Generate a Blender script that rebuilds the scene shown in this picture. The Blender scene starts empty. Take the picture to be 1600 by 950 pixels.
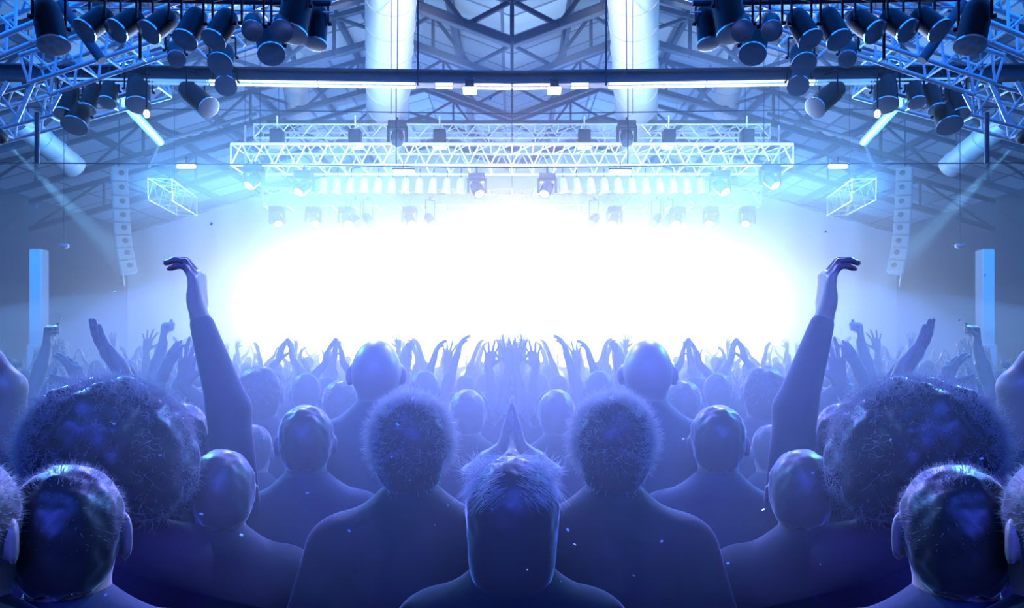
import bpy, math, random, os
import numpy as np
from mathutils import Vector, Matrix

# ---------------------------------------------------------------- camera, world, lights, exposure
SC = bpy.context.scene
COL = SC.collection
PI = math.pi
F = 1100.0            # focal length in pixels of the 1600 px wide frame
HY = 545.0            # horizon row
CZ = 1.88             # eye height

cam_d = bpy.data.cameras.new('camera')
cam_d.sensor_width = 36.0
cam_d.lens = F / 1600.0 * 36.0
cam_d.shift_y = (HY - 475.0) / 1600.0
cam_d.clip_start = 0.02
cam_d.clip_end = 200
cam = bpy.data.objects.new('camera', cam_d)
cam.location = (0, 0, CZ)
cam.rotation_euler = (PI / 2, 0, 0)
COL.objects.link(cam)
SC.camera = cam

SC.view_settings.view_transform = 'Standard'
SC.view_settings.look = 'None'
SC.view_settings.gamma = 1.0
SC.view_settings.use_curve_mapping = False
SC.view_settings.exposure = 0.0
SC.cycles.use_denoising = True
SC.cycles.use_adaptive_sampling = True
SC.cycles.adaptive_threshold = 0.02
SC.cycles.volume_bounces = 0
SC.cycles.max_bounces = 4
SC.cycles.diffuse_bounces = 2
SC.cycles.glossy_bounces = 2
SC.cycles.transmission_bounces = 3
SC.cycles.transparent_max_bounces = 24
SC.cycles.sample_clamp_indirect = 4.0
SC.cycles.caustics_reflective = False
SC.cycles.caustics_refractive = False

world = bpy.data.worlds.new('world')
SC.world = world
world.use_nodes = True
world.node_tree.nodes['Background'].inputs[0].default_value = (0.002, 0.01, 0.05, 1)
world.node_tree.nodes['Background'].inputs[1].default_value = 0.0

def at(px, py, d):
    """the point of the hall seen at pixel px, py at depth d in front of the camera"""
    return Vector(((px - 800.0) / F * d, d, CZ - (py - HY) / F * d))

def light(kind, name, loc, target, color, power, size=0.3, size_y=None, spot=None, blend=0.5, spread=None):
    ld = bpy.data.lights.new(name, kind)
    ld.color = color
    ld.energy = power
    if kind == 'AREA':
        ld.size = size
        if size_y:
            ld.shape = 'RECTANGLE'
            ld.size_y = size_y
        if spread:
            ld.spread = spread
    else:
        ld.shadow_soft_size = size
    if kind == 'SPOT':
        ld.spot_size = spot
        ld.spot_blend = blend
    o = bpy.data.objects.new(name, ld)
    o.location = loc
    d = Vector(target) - Vector(loc)
    o.rotation_euler = d.to_track_quat('-Z', 'Y').to_euler()
    COL.objects.link(o)
    return o

HALL_DENS = 0.013
FOG = [(0, 21.5, 3.2, 16.0, 7.0, 5.6, .030), (0, 22.5, 2.9, 12.0, 5.0, 4.8, .05), (0, 23, 2.9, 9.2, 4.2, 3.8, .10), (0, 23.3, 2.9, 6.6, 3.6, 2.9, .22)]
BLUE = (0.01, 0.17, 1.0)
ICE = (0.09, 0.34, 1.0)
VIOLET = (0.16, 0.11, 1.0)

# stage blinders: the white blaze behind the fog, facing the crowd
light('AREA', 'stage_blaze', (0, 26.0, 3.2), (0, 0, 2.4), (0.120, 0.280, 1.000), 6750, 15.0, 4.4, spread=1.5).data.shape = 'ELLIPSE'
light('AREA', 'stage_heart', (0, 24.6, 3.0), (0, 0, 2.4), (0.880, 0.940, 1.000), 3050, 17.5, 5.2, spread=1.2).data.shape = 'ELLIPSE'
light('AREA', 'pink_glow_fill', (0, 20.6, 4.4), (0, 0, 2.2), (1.0, 0.42, 0.85), 150, 1.2, 2.6, spread=2.2).data.shape = 'ELLIPSE'  # added pink light for the lilac flare around stage centre
# added blue fill over the whole hall, with no fixture of its own
light('AREA', 'hall_fill', (0, 11.0, 7.6), (0, 11.0, 0), (0.000, 0.176, 1.000), 1396, 20, 8)
for x, y, z, w in ((-5.6, 7.0, 5.7, 3000), (5.6, 7.0, 5.7, 3000)):
    light('SPOT', 'crowd_rim_fill', (x, y, z), (x * .14, 1.5, 1.5), (0.112, 0.400, 1.000), w * 1.00 * 1.30 * 1.25 * 0.70 * 0.80, 0.12, spot=0.7, blend=0.8)  # added out of view to draw bright rims on the heads
for x in (-1.9, 1.9):
    light('SPOT', 'violet_veil_fill', (x, 7.0, 5.7), (x * .08, 2.0, 1.72), (0.200, 0.222, 1.000), 3830, 0.12, spot=0.50, blend=1.0)  # added out of view to light the veil over the centre heads
for x in (-6.0, -2.0, 2.0, 6.0):
    light('AREA', 'backdrop_fill', (x, 27.2, 1.2), (x, 30.5, 4.2), (0.160, 0.400, 1.000), 1440, 2.5, 0.5)  # lamps added to whiten the backdrop from its foot
light('AREA', 'rear_fill', (0, -4.0, 6.5), (0, 12.0, 5.0), (0.012, 0.150, 1.000), 499, 14, 3)  # added blue fill from behind the camera
light('AREA', 'centre_fill', (0, -3.0, 4.2), (0, 2.4, 1.6), (0.046, 0.077, 1.000), 65, 5.0, 2.0, spread=1.0)  # added violet-blue fill on the backs of the centre crowd
for s in (-1, 1):
    light('AREA', 'wall_fill', (s * 12.5, 15.0, 4.0), (s * 17.0, 17.0, 5.5), (0.005, 0.275, 1.000), 458, 4, 4)  # added to brighten the dark side walls
    light('AREA', 'side_fog_wash', (s * 9.0, 22.5, 0.8), (s * 4.0, 20.0, 8.0), (0.150, 0.360, 1.000), 495, 5, 2)
    light('SPOT', 'duct_light', at(800 + s * 66, 138, 12.2) + Vector((0, 0.3, 0.6)), at(800 + s * 190, 70, 15.0), (0.771, 0.857, 1.000), 1400, 0.15, spot=1.0, blend=0.8)
    light('AREA', 'roof_fill', (s * 7.5, 15.0, 6.0), (s * 8.0, 17.5, 12), (0.086, 0.429, 1.000), 235, 4, 1)  # added upward fill to brighten the roof
    light('AREA', 'rig_backlight', (s * 5.0, 14.5, 5.2), (s * 4.2, 8.5, 6.3), (0.100, 0.422, 1.000), 286, 5, 0.6)
    light('AREA', 'truss_light', (s * 3.6, 15.6, 5.6), (s * 3.6, 18.4, 6.8), (0.400, 0.667, 1.000), 525, 7, 0.4)

# ---------------------------------------------------------------- materials
def mat(name, color, rough=0.5, metal=0.0, noise=0.0, scale=8.0, emit=None, strength=0.0, trans=0.0, sheen=0.0, spec=0.5, bump=0.0, coat=0.0):
    m = bpy.data.materials.new(name)
    m.use_nodes = True
    nt = m.node_tree
    b = nt.nodes['Principled BSDF']
    b.inputs['Base Color'].default_value = (*color, 1)
    b.inputs['Roughness'].default_value = rough
    b.inputs['Metallic'].default_value = metal
    b.inputs['Specular IOR Level'].default_value = spec
    b.inputs['Coat Weight'].default_value = coat
    if sheen:
        b.inputs['Sheen Weight'].default_value = sheen
        b.inputs['Sheen Roughness'].default_value = 0.3
    if emit:
        b.inputs['Emission Color'].default_value = (*emit, 1)
        b.inputs['Emission Strength'].default_value = strength
    if noise or bump:
        tc = nt.nodes.new('ShaderNodeTexCoord')
        n = nt.nodes.new('ShaderNodeTexNoise')
        n.inputs['Scale'].default_value = scale
        n.inputs['Detail'].default_value = 4
        nt.links.new(tc.outputs['Object'], n.inputs['Vector'])
        if noise:
            r = nt.nodes.new('ShaderNodeMapRange')
            r.inputs['To Min'].default_value = 1 - noise
            r.inputs['To Max'].default_value = 1 + noise
            nt.links.new(n.outputs['Fac'], r.inputs['Value'])
            mx = nt.nodes.new('ShaderNodeVectorMath')
            mx.operation = 'SCALE'
            mx.inputs[0].default_value = color
            nt.links.new(r.outputs['Result'], mx.inputs['Scale'])
            nt.links.new(mx.outputs['Vector'], b.inputs['Base Color'])
        if bump:
            bp = nt.nodes.new('ShaderNodeBump')
            bp.inputs['Strength'].default_value = bump
            bp.inputs['Distance'].default_value = 0.02
            nt.links.new(n.outputs['Fac'], bp.inputs['Height'])
            nt.links.new(bp.outputs['Normal'], b.inputs['Normal'])
    if trans:
        tr = nt.nodes.new('ShaderNodeBsdfTranslucent')
        tr.inputs['Color'].default_value = (*[min(1, c * 1.6 + 0.1) for c in color], 1)
        ms = nt.nodes.new('ShaderNodeMixShader')
        ms.inputs[0].default_value = trans
        nt.links.new(b.outputs[0], ms.inputs[1])
        nt.links.new(tr.outputs[0], ms.inputs[2])
        nt.links.new(ms.outputs[0], nt.nodes['Material Output'].inputs['Surface'])
    return m

def fogmat(name, density, color=(1, 1, 1), g=0.5):
    m = bpy.data.materials.new(name)
    m.use_nodes = True
    nt = m.node_tree
    nt.nodes.clear()
    out = nt.nodes.new('ShaderNodeOutputMaterial')
    v = nt.nodes.new('ShaderNodeVolumeScatter')
    v.inputs['Color'].default_value = (*color, 1)
    v.inputs['Density'].default_value = density
    v.inputs['Anisotropy'].default_value = g
    nt.links.new(v.outputs[0], out.inputs['Volume'])
    return m

def panelmat(name, base, joint, sx, sy, rough=0.6):
    """sheet panels with darker joints, in the object's own metres"""
    m = bpy.data.materials.new(name)
    m.use_nodes = True
    nt = m.node_tree
    b = nt.nodes['Principled BSDF']
    b.inputs['Roughness'].default_value = rough
    tc = nt.nodes.new('ShaderNodeTexCoord')
    br = nt.nodes.new('ShaderNodeTexBrick')
    br.offset = 0.0
    br.inputs['Color1'].default_value = (*base, 1)
    br.inputs['Color2'].default_value = (*[c * 0.62 for c in base], 1)
    br.inputs['Mortar'].default_value = (*joint, 1)
    br.inputs['Scale'].default_value = 1.0
    br.inputs['Mortar Size'].default_value = 0.05
    br.inputs['Brick Width'].default_value = sx
    br.inputs['Row Height'].default_value = sy
    nt.links.new(tc.outputs['Object'], br.inputs['Vector'])
    nt.links.new(br.outputs['Color'], b.inputs['Base Color'])
    return m

M = {
    'concrete': mat('dark_concrete', (0.10, 0.11, 0.13), 0.7, noise=0.3, scale=1.5),
    'wall': panelmat('wall_panels', (0.12, 0.14, 0.18), (0.09, 0.10, 0.13), 2.4, 3.0),
    'roof': panelmat('roof_panels', (0.62, 0.66, 0.72), (0.16, 0.18, 0.22), 1.5, 1.1),
    'steel': mat('painted_steel', (0.05, 0.06, 0.08), 0.45, noise=0.2, scale=3),
    'darksteel': mat('roof_steel', (0.07, 0.08, 0.11), 0.5, noise=0.2, scale=3),
    'alu': mat('truss_aluminium', (0.82, 0.84, 0.88), 0.35, metal=0.35),
    'black': mat('black_metal', (0.008, 0.009, 0.012), 0.5, spec=0.3, noise=0.2, scale=20),
    'blackgloss': mat('black_gloss', (0.02, 0.022, 0.026), 0.2, coat=0.5),
    'chrome': mat('bright_rim', (0.85, 0.87, 0.9), 0.22, metal=0.9),
    'lens': mat('lamp_lens', (0.5, 0.55, 0.6), 0.1, emit=(0.7, 0.85, 1.0), strength=1.6),
    'lampwhite': mat('lit_tube', (0.9, 0.9, 0.9), 0.4, emit=(0.8, 0.92, 1.0), strength=6.0),
    'duct': mat('galvanised_duct', (0.78, 0.80, 0.82), 0.42, metal=0.35, noise=0.08, scale=2.5),
    'speaker': mat('speaker_grey', (0.55, 0.58, 0.62), 0.5, noise=0.1, scale=12),
    'speakercone': mat('speaker_cone', (0.05, 0.05, 0.06), 0.6),
    'lampdim': mat('dim_lit_tube', (0.8, 0.85, 0.9), 0.4, emit=(0.15, 0.4, 1.0), strength=0.9),
    'cloth': mat('white_drape', (0.75, 0.78, 0.82), 0.7, noise=0.1),
    'stage': mat('stage_black', (0.03, 0.03, 0.035), 0.6),
    'white': mat('white_shell', (0.8, 0.82, 0.85), 0.45),
    'confetti': mat('foil_confetti', (0.95, 0.95, 0.95), 0.3, metal=0.3),
}

# ---------------------------------------------------------------- mesh helpers
class MB:
    def __init__(s):
        s.v, s.f = [], []
    def add(s, vs, fs):
        n = len(s.v)
        s.v += [tuple(v) for v in vs]
        s.f += [tuple(i + n for i in f) for f in fs]
        return s
    def box(s, c, size, rot=None):
        c = Vector(c)
        hx, hy, hz = [q / 2 for q in size]
        b = min(hx, hy, hz) * 0.18       # chamfered on all edges
        vs, idx = [], {}
        for sx in (-1, 1):
            for sy in (-1, 1):
                for sz in (-1, 1):
                    for ax in range(3):
                        p = [sx * hx, sy * hy, sz * hz]
                        for k in range(3):
                            if k != ax:
                                p[k] -= (sx, sy, sz)[k] * b
                        idx[(sx, sy, sz, ax)] = len(vs)
                        p = Vector(p)
                        if rot is not None:
                            p = rot @ p
                        vs.append(p + c)
        fs = []
        for ax in range(3):
            o = [k for k in range(3) if k != ax]
            for sg in (-1, 1):
                q = []
                for a, b2 in ((-1, -1), (1, -1), (1, 1), (-1, 1)):
                    t = [0, 0, 0]
                    t[ax] = sg; t[o[0]] = a; t[o[1]] = b2
                    q.append(idx[(*t, ax)])
                flip = (sg > 0) != (ax == 1)
                fs.append(tuple(q) if flip else tuple(reversed(q)))
        for ax in range(3):          # edge chamfers parallel to ax
            o = [k for k in range(3) if k != ax]
            for a in (-1, 1):
                for b2 in (-1, 1):
                    t0 = [0, 0, 0]; t0[o[0]] = a; t0[o[1]] = b2
                    t1 = list(t0); t0[ax] = -1; t1[ax] = 1
                    q = (idx[(*t0, o[0])], idx[(*t1, o[0])], idx[(*t1, o[1])], idx[(*t0, o[1])])
                    fs.append(q)
        for sx in (-1, 1):
            for sy in (-1, 1):
                for sz in (-1, 1):
                    fs.append((idx[(sx, sy, sz, 0)], idx[(sx, sy, sz, 1)], idx[(sx, sy, sz, 2)]))
        return s.add(vs, fs)
    def cyl(s, p0, p1, r0, r1=None, n=12, caps=True):
        p0, p1 = Vector(p0), Vector(p1)
        r1 = r0 if r1 is None else r1
        d = (p1 - p0).normalized()
        u = d.orthogonal().normalized()
        w = d.cross(u)
        vs = []
        for p, r in ((p0, r0), (p1, r1)):
            for k in range(n):
                a = 2 * PI * k / n
                vs.append(p + (u * math.cos(a) + w * math.sin(a)) * r)
        fs = [(k, (k + 1) % n, n + (k + 1) % n, n + k) for k in range(n)]
        if caps:
            fs += [tuple(range(n - 1, -1, -1)), tuple(range(n, 2 * n))]
        return s.add(vs, fs)
    def lathe(s, p0, axis, prof, n=20):
        """prof: (distance along axis, radius) pairs from p0"""
        p0 = Vector(p0)
        d = Vector(axis).normalized()
        u = d.orthogonal().normalized()
        w = d.cross(u)
        vs, fs = [], []
        for t, r in prof:
            for k in range(n):
                a = 2 * PI * k / n
                vs.append(p0 + d * t + (u * math.cos(a) + w * math.sin(a)) * r)
        for i in range(len(prof) - 1):
            for k in range(n):
                a, b = i * n + k, i * n + (k + 1) % n
                fs.append((a, b, b + n, a + n))
        fs += [tuple(range(n - 1, -1, -1)), tuple(range((len(prof) - 1) * n, len(prof) * n))]
        return s.add(vs, fs)
    def tube(s, pts, r, n=8):
        for a, b in zip(pts[:-1], pts[1:]):
            s.cyl(a, b, r, r, n)
        return s
    def build(s, name, m, parent=None, smooth=False, origin=None):
        me = bpy.data.meshes.new(name)
        o_ = Vector(origin) if origin is not None else (Vector(parent['_o']) if parent is not None else Vector((0, 0, 0)))
        me.from_pydata([tuple(Vector(v) - o_) for v in s.v], [], s.f)
        me.validate()
        me.materials.append(m)
        if smooth:
            me.polygons.foreach_set('use_smooth', [True] * len(me.polygons))
            me.update()
            try:
                me.set_sharp_from_angle(angle=math.radians(40))
            except Exception:
                pass
        o = bpy.data.objects.new(name, me)
        COL.objects.link(o)
        if parent is not None:
            o.parent = parent
            o['_o'] = tuple(o_)
        elif origin is not None:
            o.location = origin
        return o

def tag(o, label=None, cat=None, group=None, kind=None):
    if label: o['label'] = label
    if cat: o['category'] = cat
    if group: o['group'] = group
    if kind: o['kind'] = kind
    return o

def thing(name, loc, label, cat, group=None):
    o = bpy.data.objects.new(name, None)
    o.empty_display_size = 0.1
    COL.objects.link(o)
    o.location = loc
    o['_o'] = tuple(loc)
    return tag(o, label, cat, group)

def copy_tree(o, parent=None):
    c = o.copy()
    COL.objects.link(c)
    if parent is not None:
        c.parent = parent
    for ch in list(o.children):
        copy_tree(ch, c)
    return c

def swap(t):
    return t.replace('left', '\0').replace('right', 'left').replace('\0', 'right')

def mirror(o, label=None):
    """the twin of a thing on the other side of the hall"""
    c = copy_tree(o)
    c.location.x = -o.location.x
    c.scale.x = -o.scale.x
    c.rotation_euler.z = -o.rotation_euler.z
    if 'label' in c: c['label'] = label or swap(o['label'])
    if 'group' in c: c['group'] = swap(o['group'])
    return c

def structure(name, mb, m, smooth=False):
    return tag(mb.build(name, m, smooth=smooth), kind='structure')

# ---------------------------------------------------------------- the hall
HW = 17.0
def slab(name, pts, m, thick=0.15, up=(0, 0, 1)):
    up = Vector(up) * thick
    a = [Vector(p) for p in pts]
    b = [p + up for p in a]
    n = len(a)
    mb = MB().add(a + b, [tuple(range(n - 1, -1, -1)), tuple(range(n, 2 * n))] + [(i, (i + 1) % n, (i + 1) % n + n, i + n) for i in range(n)])
    return structure(name, mb, m)
slab('floor', [(-HW, -7, -0.15), (HW, -7, -0.15), (HW, 32, -0.15), (-HW, 32, -0.15)], M['concrete'])
def wall(name, loc, w, h, rotz):
    mb = MB().box((0, 0, 0), (w, h, 0.3))
    o = structure(name, mb, M['wall'])
    o.location = loc
    o.rotation_euler = (PI / 2, 0, rotz)
    return o
wall('wall_left', (-HW - 0.15, 12.5, 6), 39.3, 12, PI / 2)
wall('wall_right', (HW + 0.15, 12.5, 6), 39.3, 12, PI / 2)
wall('wall_back', (0, 32.15, 6), 2 * HW + 0.6, 12, 0)
wall('wall_rear', (0, -7.15, 6), 2 * HW + 0.6, 12, 0)
VZ, RZ, EZ, RX = 10.0, 11.15, 7.2, 3.05     # valley, ridge, eaves heights; ridge x
prof = [(-HW, EZ), (-RX, RZ), (0, VZ), (RX, RZ), (HW, EZ)]
for k, ((x0, z0), (x1, z1)) in enumerate(zip(prof[:-1], prof[1:])):
    L = math.hypot(x1 - x0, z1 - z0)
    mb = MB().box((L / 2, 19.5, 0.1), (L, 39, 0.2))
    o = structure('ceiling', mb, M['roof'])
    o.location = (x0, -7, z0)
    o.rotation_euler = (0, -math.atan2(z1 - z0, x1 - x0), 0)

def roofz(x):
    x = abs(x)
    return VZ + (RZ - VZ) * x / RX if x < RX else RZ + (EZ - RZ) * (x - RX) / (HW - RX)

# purlins running the length of the hall under each roof slope
for x in (1.5, 4.6, 6.2, 7.8, 9.4, 11.0, 12.6):
    for s in (-1, 1):
        structure('ceiling_beam', MB().box((s * x, 12.5, roofz(x) - 0.12), (0.12, 39, 0.2)), M['darksteel'])

def bar(mb, a, b, w):
    a, b = Vector(a), Vector(b)
    d = b - a
    rot = d.to_track_quat('Z', 'Y').to_matrix()
    mb.box((a + b) / 2, (w, w, d.length), rot)

def roof_truss(y, w, label, deep=0.95):
    t = thing('roof_truss', (0, y, roofz(0) - 0.3), label, 'roof truss', None)
    xs = [-HW + 0.2, -14.2, -12.6, -11, -9.4, -7.8, -6.2, -4.6, -RX, -2.04, -1.05, 0, 1.05, 2.04, RX, 4.6, 6.2, 7.8, 9.4, 11, 12.6, 14.2, HW - 0.2]
    top = [Vector((x, y, roofz(x) - 0.26)) for x in xs]
    bot = [Vector((x, y, roofz(x) - 0.26 - deep)) for x in xs]
    for nm, pts, ww in (('top_chord', top, w), ('bottom_chord', bot, w * 1.25)):
        mb = MB()
        for a, b in zip(pts[:-1], pts[1:]):
            bar(mb, a, b, ww)
        mb.build(nm, M['darksteel'], t)
    mb = MB()
    for k in range(len(xs)):
        if k % 2 == 1 or xs[k] == 0: bar(mb, top[k], bot[k], w * 0.6)
    for k in range(len(xs) - 1):
        if (k % 2 == 0): bar(mb, bot[k], top[k + 1], w * 0.6)
        else: bar(mb, top[k], bot[k + 1], w * 0.6)
    mb.build('web_bracing', M['darksteel'], t)
    return t
roof_truss(13.6, 0.13, 'dark steel roof truss over the front lamp rows, with deepest shadow')
roof_truss(15.9, 0.16, 'dark V-shaped steel roof truss framed between the two big ducts')
roof_truss(18.2, 0.14, 'second steel roof truss, just above the long lit beam')
roof_truss(21.0, 0.12, 'hazy steel roof truss seen below the long lit beam')
roof_truss(24.5, 0.12, 'faintest steel roof truss, deep in the haze over the stage')

# ---------------------------------------------------------------- ducts
def duct(name, p0, p1, r, label, seams, cat='air duct'):
    p0, p1 = Vector(p0), Vector(p1)
    t = thing(name, p0, label, cat)
    L = (p1 - p0).length
    MB().lathe(p0, p1 - p0, [(0, r), (L, r)], 40).build('duct_shell', M['duct'], t, True)
    d = (p1 - p0).normalized()
    for k in range(seams):
        q = L * (k + 0.5) / seams
        MB().lathe(p0, d, [(q - 0.02, r), (q - 0.015, r + 0.02), (q + 0.015, r + 0.02), (q + 0.02, r)], 40).build('seam_ring', M['duct'], t, True)
    for q in (.15, .85):
        h_ = p0 + d * (L * q)
        MB().cyl(h_ + Vector((0, 0, r)), Vector((h_.x, h_.y, max(h_.z + r + .05, roofz(h_.x) + .02))), .012, n=6).build('hanger', M['steel'], t)
    return t
DU = [duct('air_duct', at(616, -190, 12.6), at(604, 228, 20.9), 0.56, 'broad round metal air duct falling from the roof, left of centre', 11),
      duct('air_duct', at(452, 20, 19.5), at(466, 178, 21.5), 0.36, 'slim lit metal air duct behind the dark lamps, left side', 6),
      duct('air_duct', at(30, 190, 15.0), at(118, 262, 16.5), 0.26, 'slanting metal air duct with a bright streak near left wall', 4)]
for d in DU: mirror(d)

# ---------------------------------------------------------------- the long near beam with its light strips
for s in (-1, 1):
    sd = 'left' if s < 0 else 'right'
    a = at(800, 125, 12.0)
    b = at(800 + s * 830, 113, 12.0)
    t = thing('lighting_beam', a, 'long dark steel beam, %s half, with glowing strips under it' % sd, 'beam')
    mb = MB()
    d = (b - a)
    mid = (a + b) / 2
    rot = Matrix.Rotation(-math.atan2(d.z, d.x), 3, 'Y')
    L = d.length
    mb.box(mid, (L, 0.05, 0.20), rot)
    mb.box(mid + Vector((0, 0, 0.10)), (L, 0.24, 0.03), rot)
    mb.box(mid + Vector((0, 0, -0.10)), (L, 0.24, 0.03), rot)
    mb.build('beam_web', M['steel'], t)
    segs = [(2, 62), (92, 118), (150, 300), (302, 400), (402, 468), (472, 560), (562, 700)]
    for x0, x1 in segs:
        for row in (0, 1):
            q0 = a + d * (x0 / 830.0) + Vector((0, -0.13 + 0.05 * row, -0.135 - .045 * row))
            q1 = a + d * (x1 / 830.0) + Vector((0, -0.13 + 0.05 * row, -0.135 - .045 * row))
            MB().cyl(q0, q1, 0.016, n=10).build('light_strip', M['lampwhite' if x0 < 460 else 'lampdim'], t, True)
    mirr = s
    h = at(800 + s * 66, 134, 11.8)
    f = thing('flood_lamp', h, 'small boxy white flood lamp clipped under the beam, %s of centre' % sd, 'lamp')
    MB().box(h + Vector((0, 0, 0.02)), (0.15, 0.16, 0.16)).build('housing', M['black'], f)
    MB().box(h + Vector((0, 0, -0.085)), (0.22, 0.2, 0.06)).build('lens', M['lampwhite'], f)
    MB().box(h + Vector((0, 0, 0.11)), (0.04, 0.06, 0.06)).build('clamp', M['black'], f)

# cables: dropping from the roof, and one long wire across the hall
def cable(px0, py0, d0, px1, py1, d1, label, r=0.012, sag=0.0, m='black', n=1):
    a, b = at(px0, py0, d0), at(px1, py1, d1)
    pts = [a.lerp(b, k / n) - Vector((0, 0, sag * 4 * (k / n) * (1 - k / n))) for k in range(n + 1)]
    o = MB().tube(pts, r, 6).build('cable', M[m], origin=a)
    return tag(o, label, 'cable')
for o in [cable(622, -60, 11.5, 621, 118, 11.8, 'thin black cable dropping in front of the broad left duct', .01),
          cable(653, -60, 11.5, 653, 134, 11.8, 'black cable along the inner edge of the broad left duct', .014),
          cable(619, 132, 14.0, 619, 256, 14.0, 'thin cable from the left beam down to the crossing wire', .012),
          cable(611, -80, 14.6, 611, 178, 14.6, 'thin cable hanging close beside the broad left duct, ending above the truss', .010),
          cable(219, -40, 8.1, 219, 92, 8.1, 'thick black cable hanging down among the left dark lamps', .018)]:
    mirror(o)
tag(MB().tube([at(-60, 254, 13.9), at(400, 257, 14.05), at(800, 262, 14.1), at(1200, 257, 14.05), at(1660, 254, 13.9)], 0.012, 6).build('crossing_wire', M['black']), 'thin dark wire stretched level across the whole hall', 'wire')
tag(MB().tube([at(-60, 166, 15), at(800, 178, 15), at(1660, 166, 15)], 0.012, 6).build('crossing_wire', M['black']), 'higher faint wire crossing between beam and stage truss', 'wire')
for px, w, lab in ((291, 28, 'small glowing bar lamp on the wire, outer left one'), (631, 33, 'small glowing bar lamp on the wire, before the stage truss left side')):
    c = at(px, 260 if px < 400 else 268, 14.0)
    t = thing('bar_lamp', c, lab, 'lamp', None)
    ww = w / F * 14
    MB().box(c, (ww, 0.06, 0.07)).build('diffuser', M['lampwhite'], t)
    MB().box(c + Vector((0, 0, 0.045)), (ww * 1.04, 0.1, 0.03)).build('housing', M['black'], t)
    MB().cyl(c + Vector((0, 0, .05)), c + Vector((0, 0, .19)), .01, n=6).build('hanger', M['black'], t)
    mirror(t)

# ---------------------------------------------------------------- aluminium box trusses
def box_truss(name, a, b, w, h, bays, label, r=0.026, m='alu'):
    """lattice girder from a to b (a, b: centre line), with w depth and h height"""
    a, b = Vector(a), Vector(b)
    t = thing(name, (a + b) / 2, label, 'truss')
    d = (b - a)
    dn = d.normalized()
    side = dn.cross(Vector((0, 0, 1))).normalized()
    up = side.cross(dn).normalized()
    def P(k, sy, sz):
        return a + d * k + side * (sy * w / 2) + up * (sz * h / 2)
    for sy in (-1, 1):
        for sz in (-1, 1):
            MB().cyl(P(0, sy, sz), P(1, sy, sz), r, n=10).build('chord', M[m], t, True)
    mb = MB()
    for k in range(bays + 1):
        q = k / bays
        for sz in (-1, 1): mb.cyl(P(q, -1, sz), P(q, 1, sz), r * 0.6, n=6)
        if k in (0, bays):
            for sy in (-1, 1): mb.cyl(P(q, sy, -1), P(q, sy, 1), r * 0.6, n=6)
    for k in range(bays):
        q0, q1, qm = k / bays, (k + 1) / bays, (k + 0.5) / bays
        for sy in (-1, 1):
            mb.cyl(P(q0, sy, -1), P(qm, sy, 1), r * 0.55, n=6)
            mb.cyl(P(qm, sy, 1), P(q1, sy, -1), r * 0.55, n=6)
        mb.cyl(P(q0, -1, 1), P(q1, 1, 1), r * 0.5, n=6)
    mb.build('lattice', M[m], t, True)
    for q in ((.5,) if bays < 6 else (.04, .5, .96)):
        p_ = P(q, 0, 1)
        MB().cyl(p_, Vector((p_.x, p_.y, roofz(p_.x) + .02)), .008, n=6).build('hoist_cable', M['black'], t)
    return t
box_truss('stage_truss', at(372, 249, 17.6), at(1228, 249, 17.6), 0.9, 0.52, 26, 'widest bright lattice truss across the stage front, second from top', .035)
box_truss('stage_truss', at(404, 211, 19.0), at(1196, 211, 19.0), 0.7, 0.36, 22, 'top lattice truss across the stage, above the widest one', .03)
box_truss('stage_truss', at(418, 312, 21.0), at(1182, 312, 21.0), 0.8, 0.48, 22, 'pale lattice truss in the fog, third from top', .035)
box_truss('stage_truss', at(520, 363, 23.0), at(1080, 363, 23.0), 0.6, 0.3, 16, 'lowest and faintest lattice truss, lost in the glow', .03)
tag(MB().box(at(800, 192, 19.0), (13.2, 0.16, 0.10)).build('truss_rail', M['steel']), 'dark rail along the top of the stage trusses', 'rail')
# end plates that rise from the widest truss
for o in [box_truss('truss_stub', at(250, 296, 16.6), at(292, 322, 19.6), 0.52, 0.5, 3, 'pale hanging lattice cage in the haze, left of the stage', .018),
          box_truss('truss_stub', at(383, 196, 17.6), at(383, 238, 17.6), 0.5, 0.5, 2, 'short upright lattice tower on the left truss end', .024)]:
    mirror(o)

# steel lattice girders and braces in the upper corners
for s, args in enumerate([(at(55, 118, 11.2), at(520, -38, 11.2), 0.5, 0.45, 12, 'rising lattice girder behind the left row of dark lamps', .035),
             (at(-40, 196, 12.5), at(250, 118, 12.5), 0.5, 0.6, 7, 'dark sloping lattice girder under the left end of the beam', .035),
             (at(-60, 70, 10.5), at(250, -60, 10.5), 0.4, 0.5, 7, 'lattice girder cutting the upper left corner', .04)]):
    mirror(box_truss('lattice_girder', *args))
def brace(p0, p1, r, label, m='alu'):
    o = MB().cyl(p0, p1, r, n=10).build('brace_tube', M[m], smooth=True, origin=p0)
    tag(o, label, 'metal tube')
    mirror(o)
brace(at(26, 190, 11), at(54, 126, 11), .03, 'bright slanting metal tube in the far left corner')
brace(at(80, 172, 11), at(94, 146, 11), .03, 'short bright tube stub below the left beam')
brace(at(0, 148, 10.6), at(12, 128, 10.6), .03, 'bright tube end at the extreme left edge')
brace(at(95, 5, 10), at(160, 95, 10), .07, 'thick slanting steel member beside the big left lamp', 'darksteel')
brace(at(58, 176, 11), at(58, 255, 11), .035, 'dark upright hanger tube crossing the left slanting duct', 'darksteel')
brace(at(185, 150, 14.5), at(250, 222, 16.5), .10, 'pale slanting strut below the left lamp cluster', 'duct')
brace(at(250, 222, 17), at(232, 262, 17), .04, 'thin strut dropping toward the left speaker column', 'darksteel')
brace(at(250, 222, 17), at(400, 178, 19), .05, 'long thin strut rising toward the stage truss, left side', 'darksteel')
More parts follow.
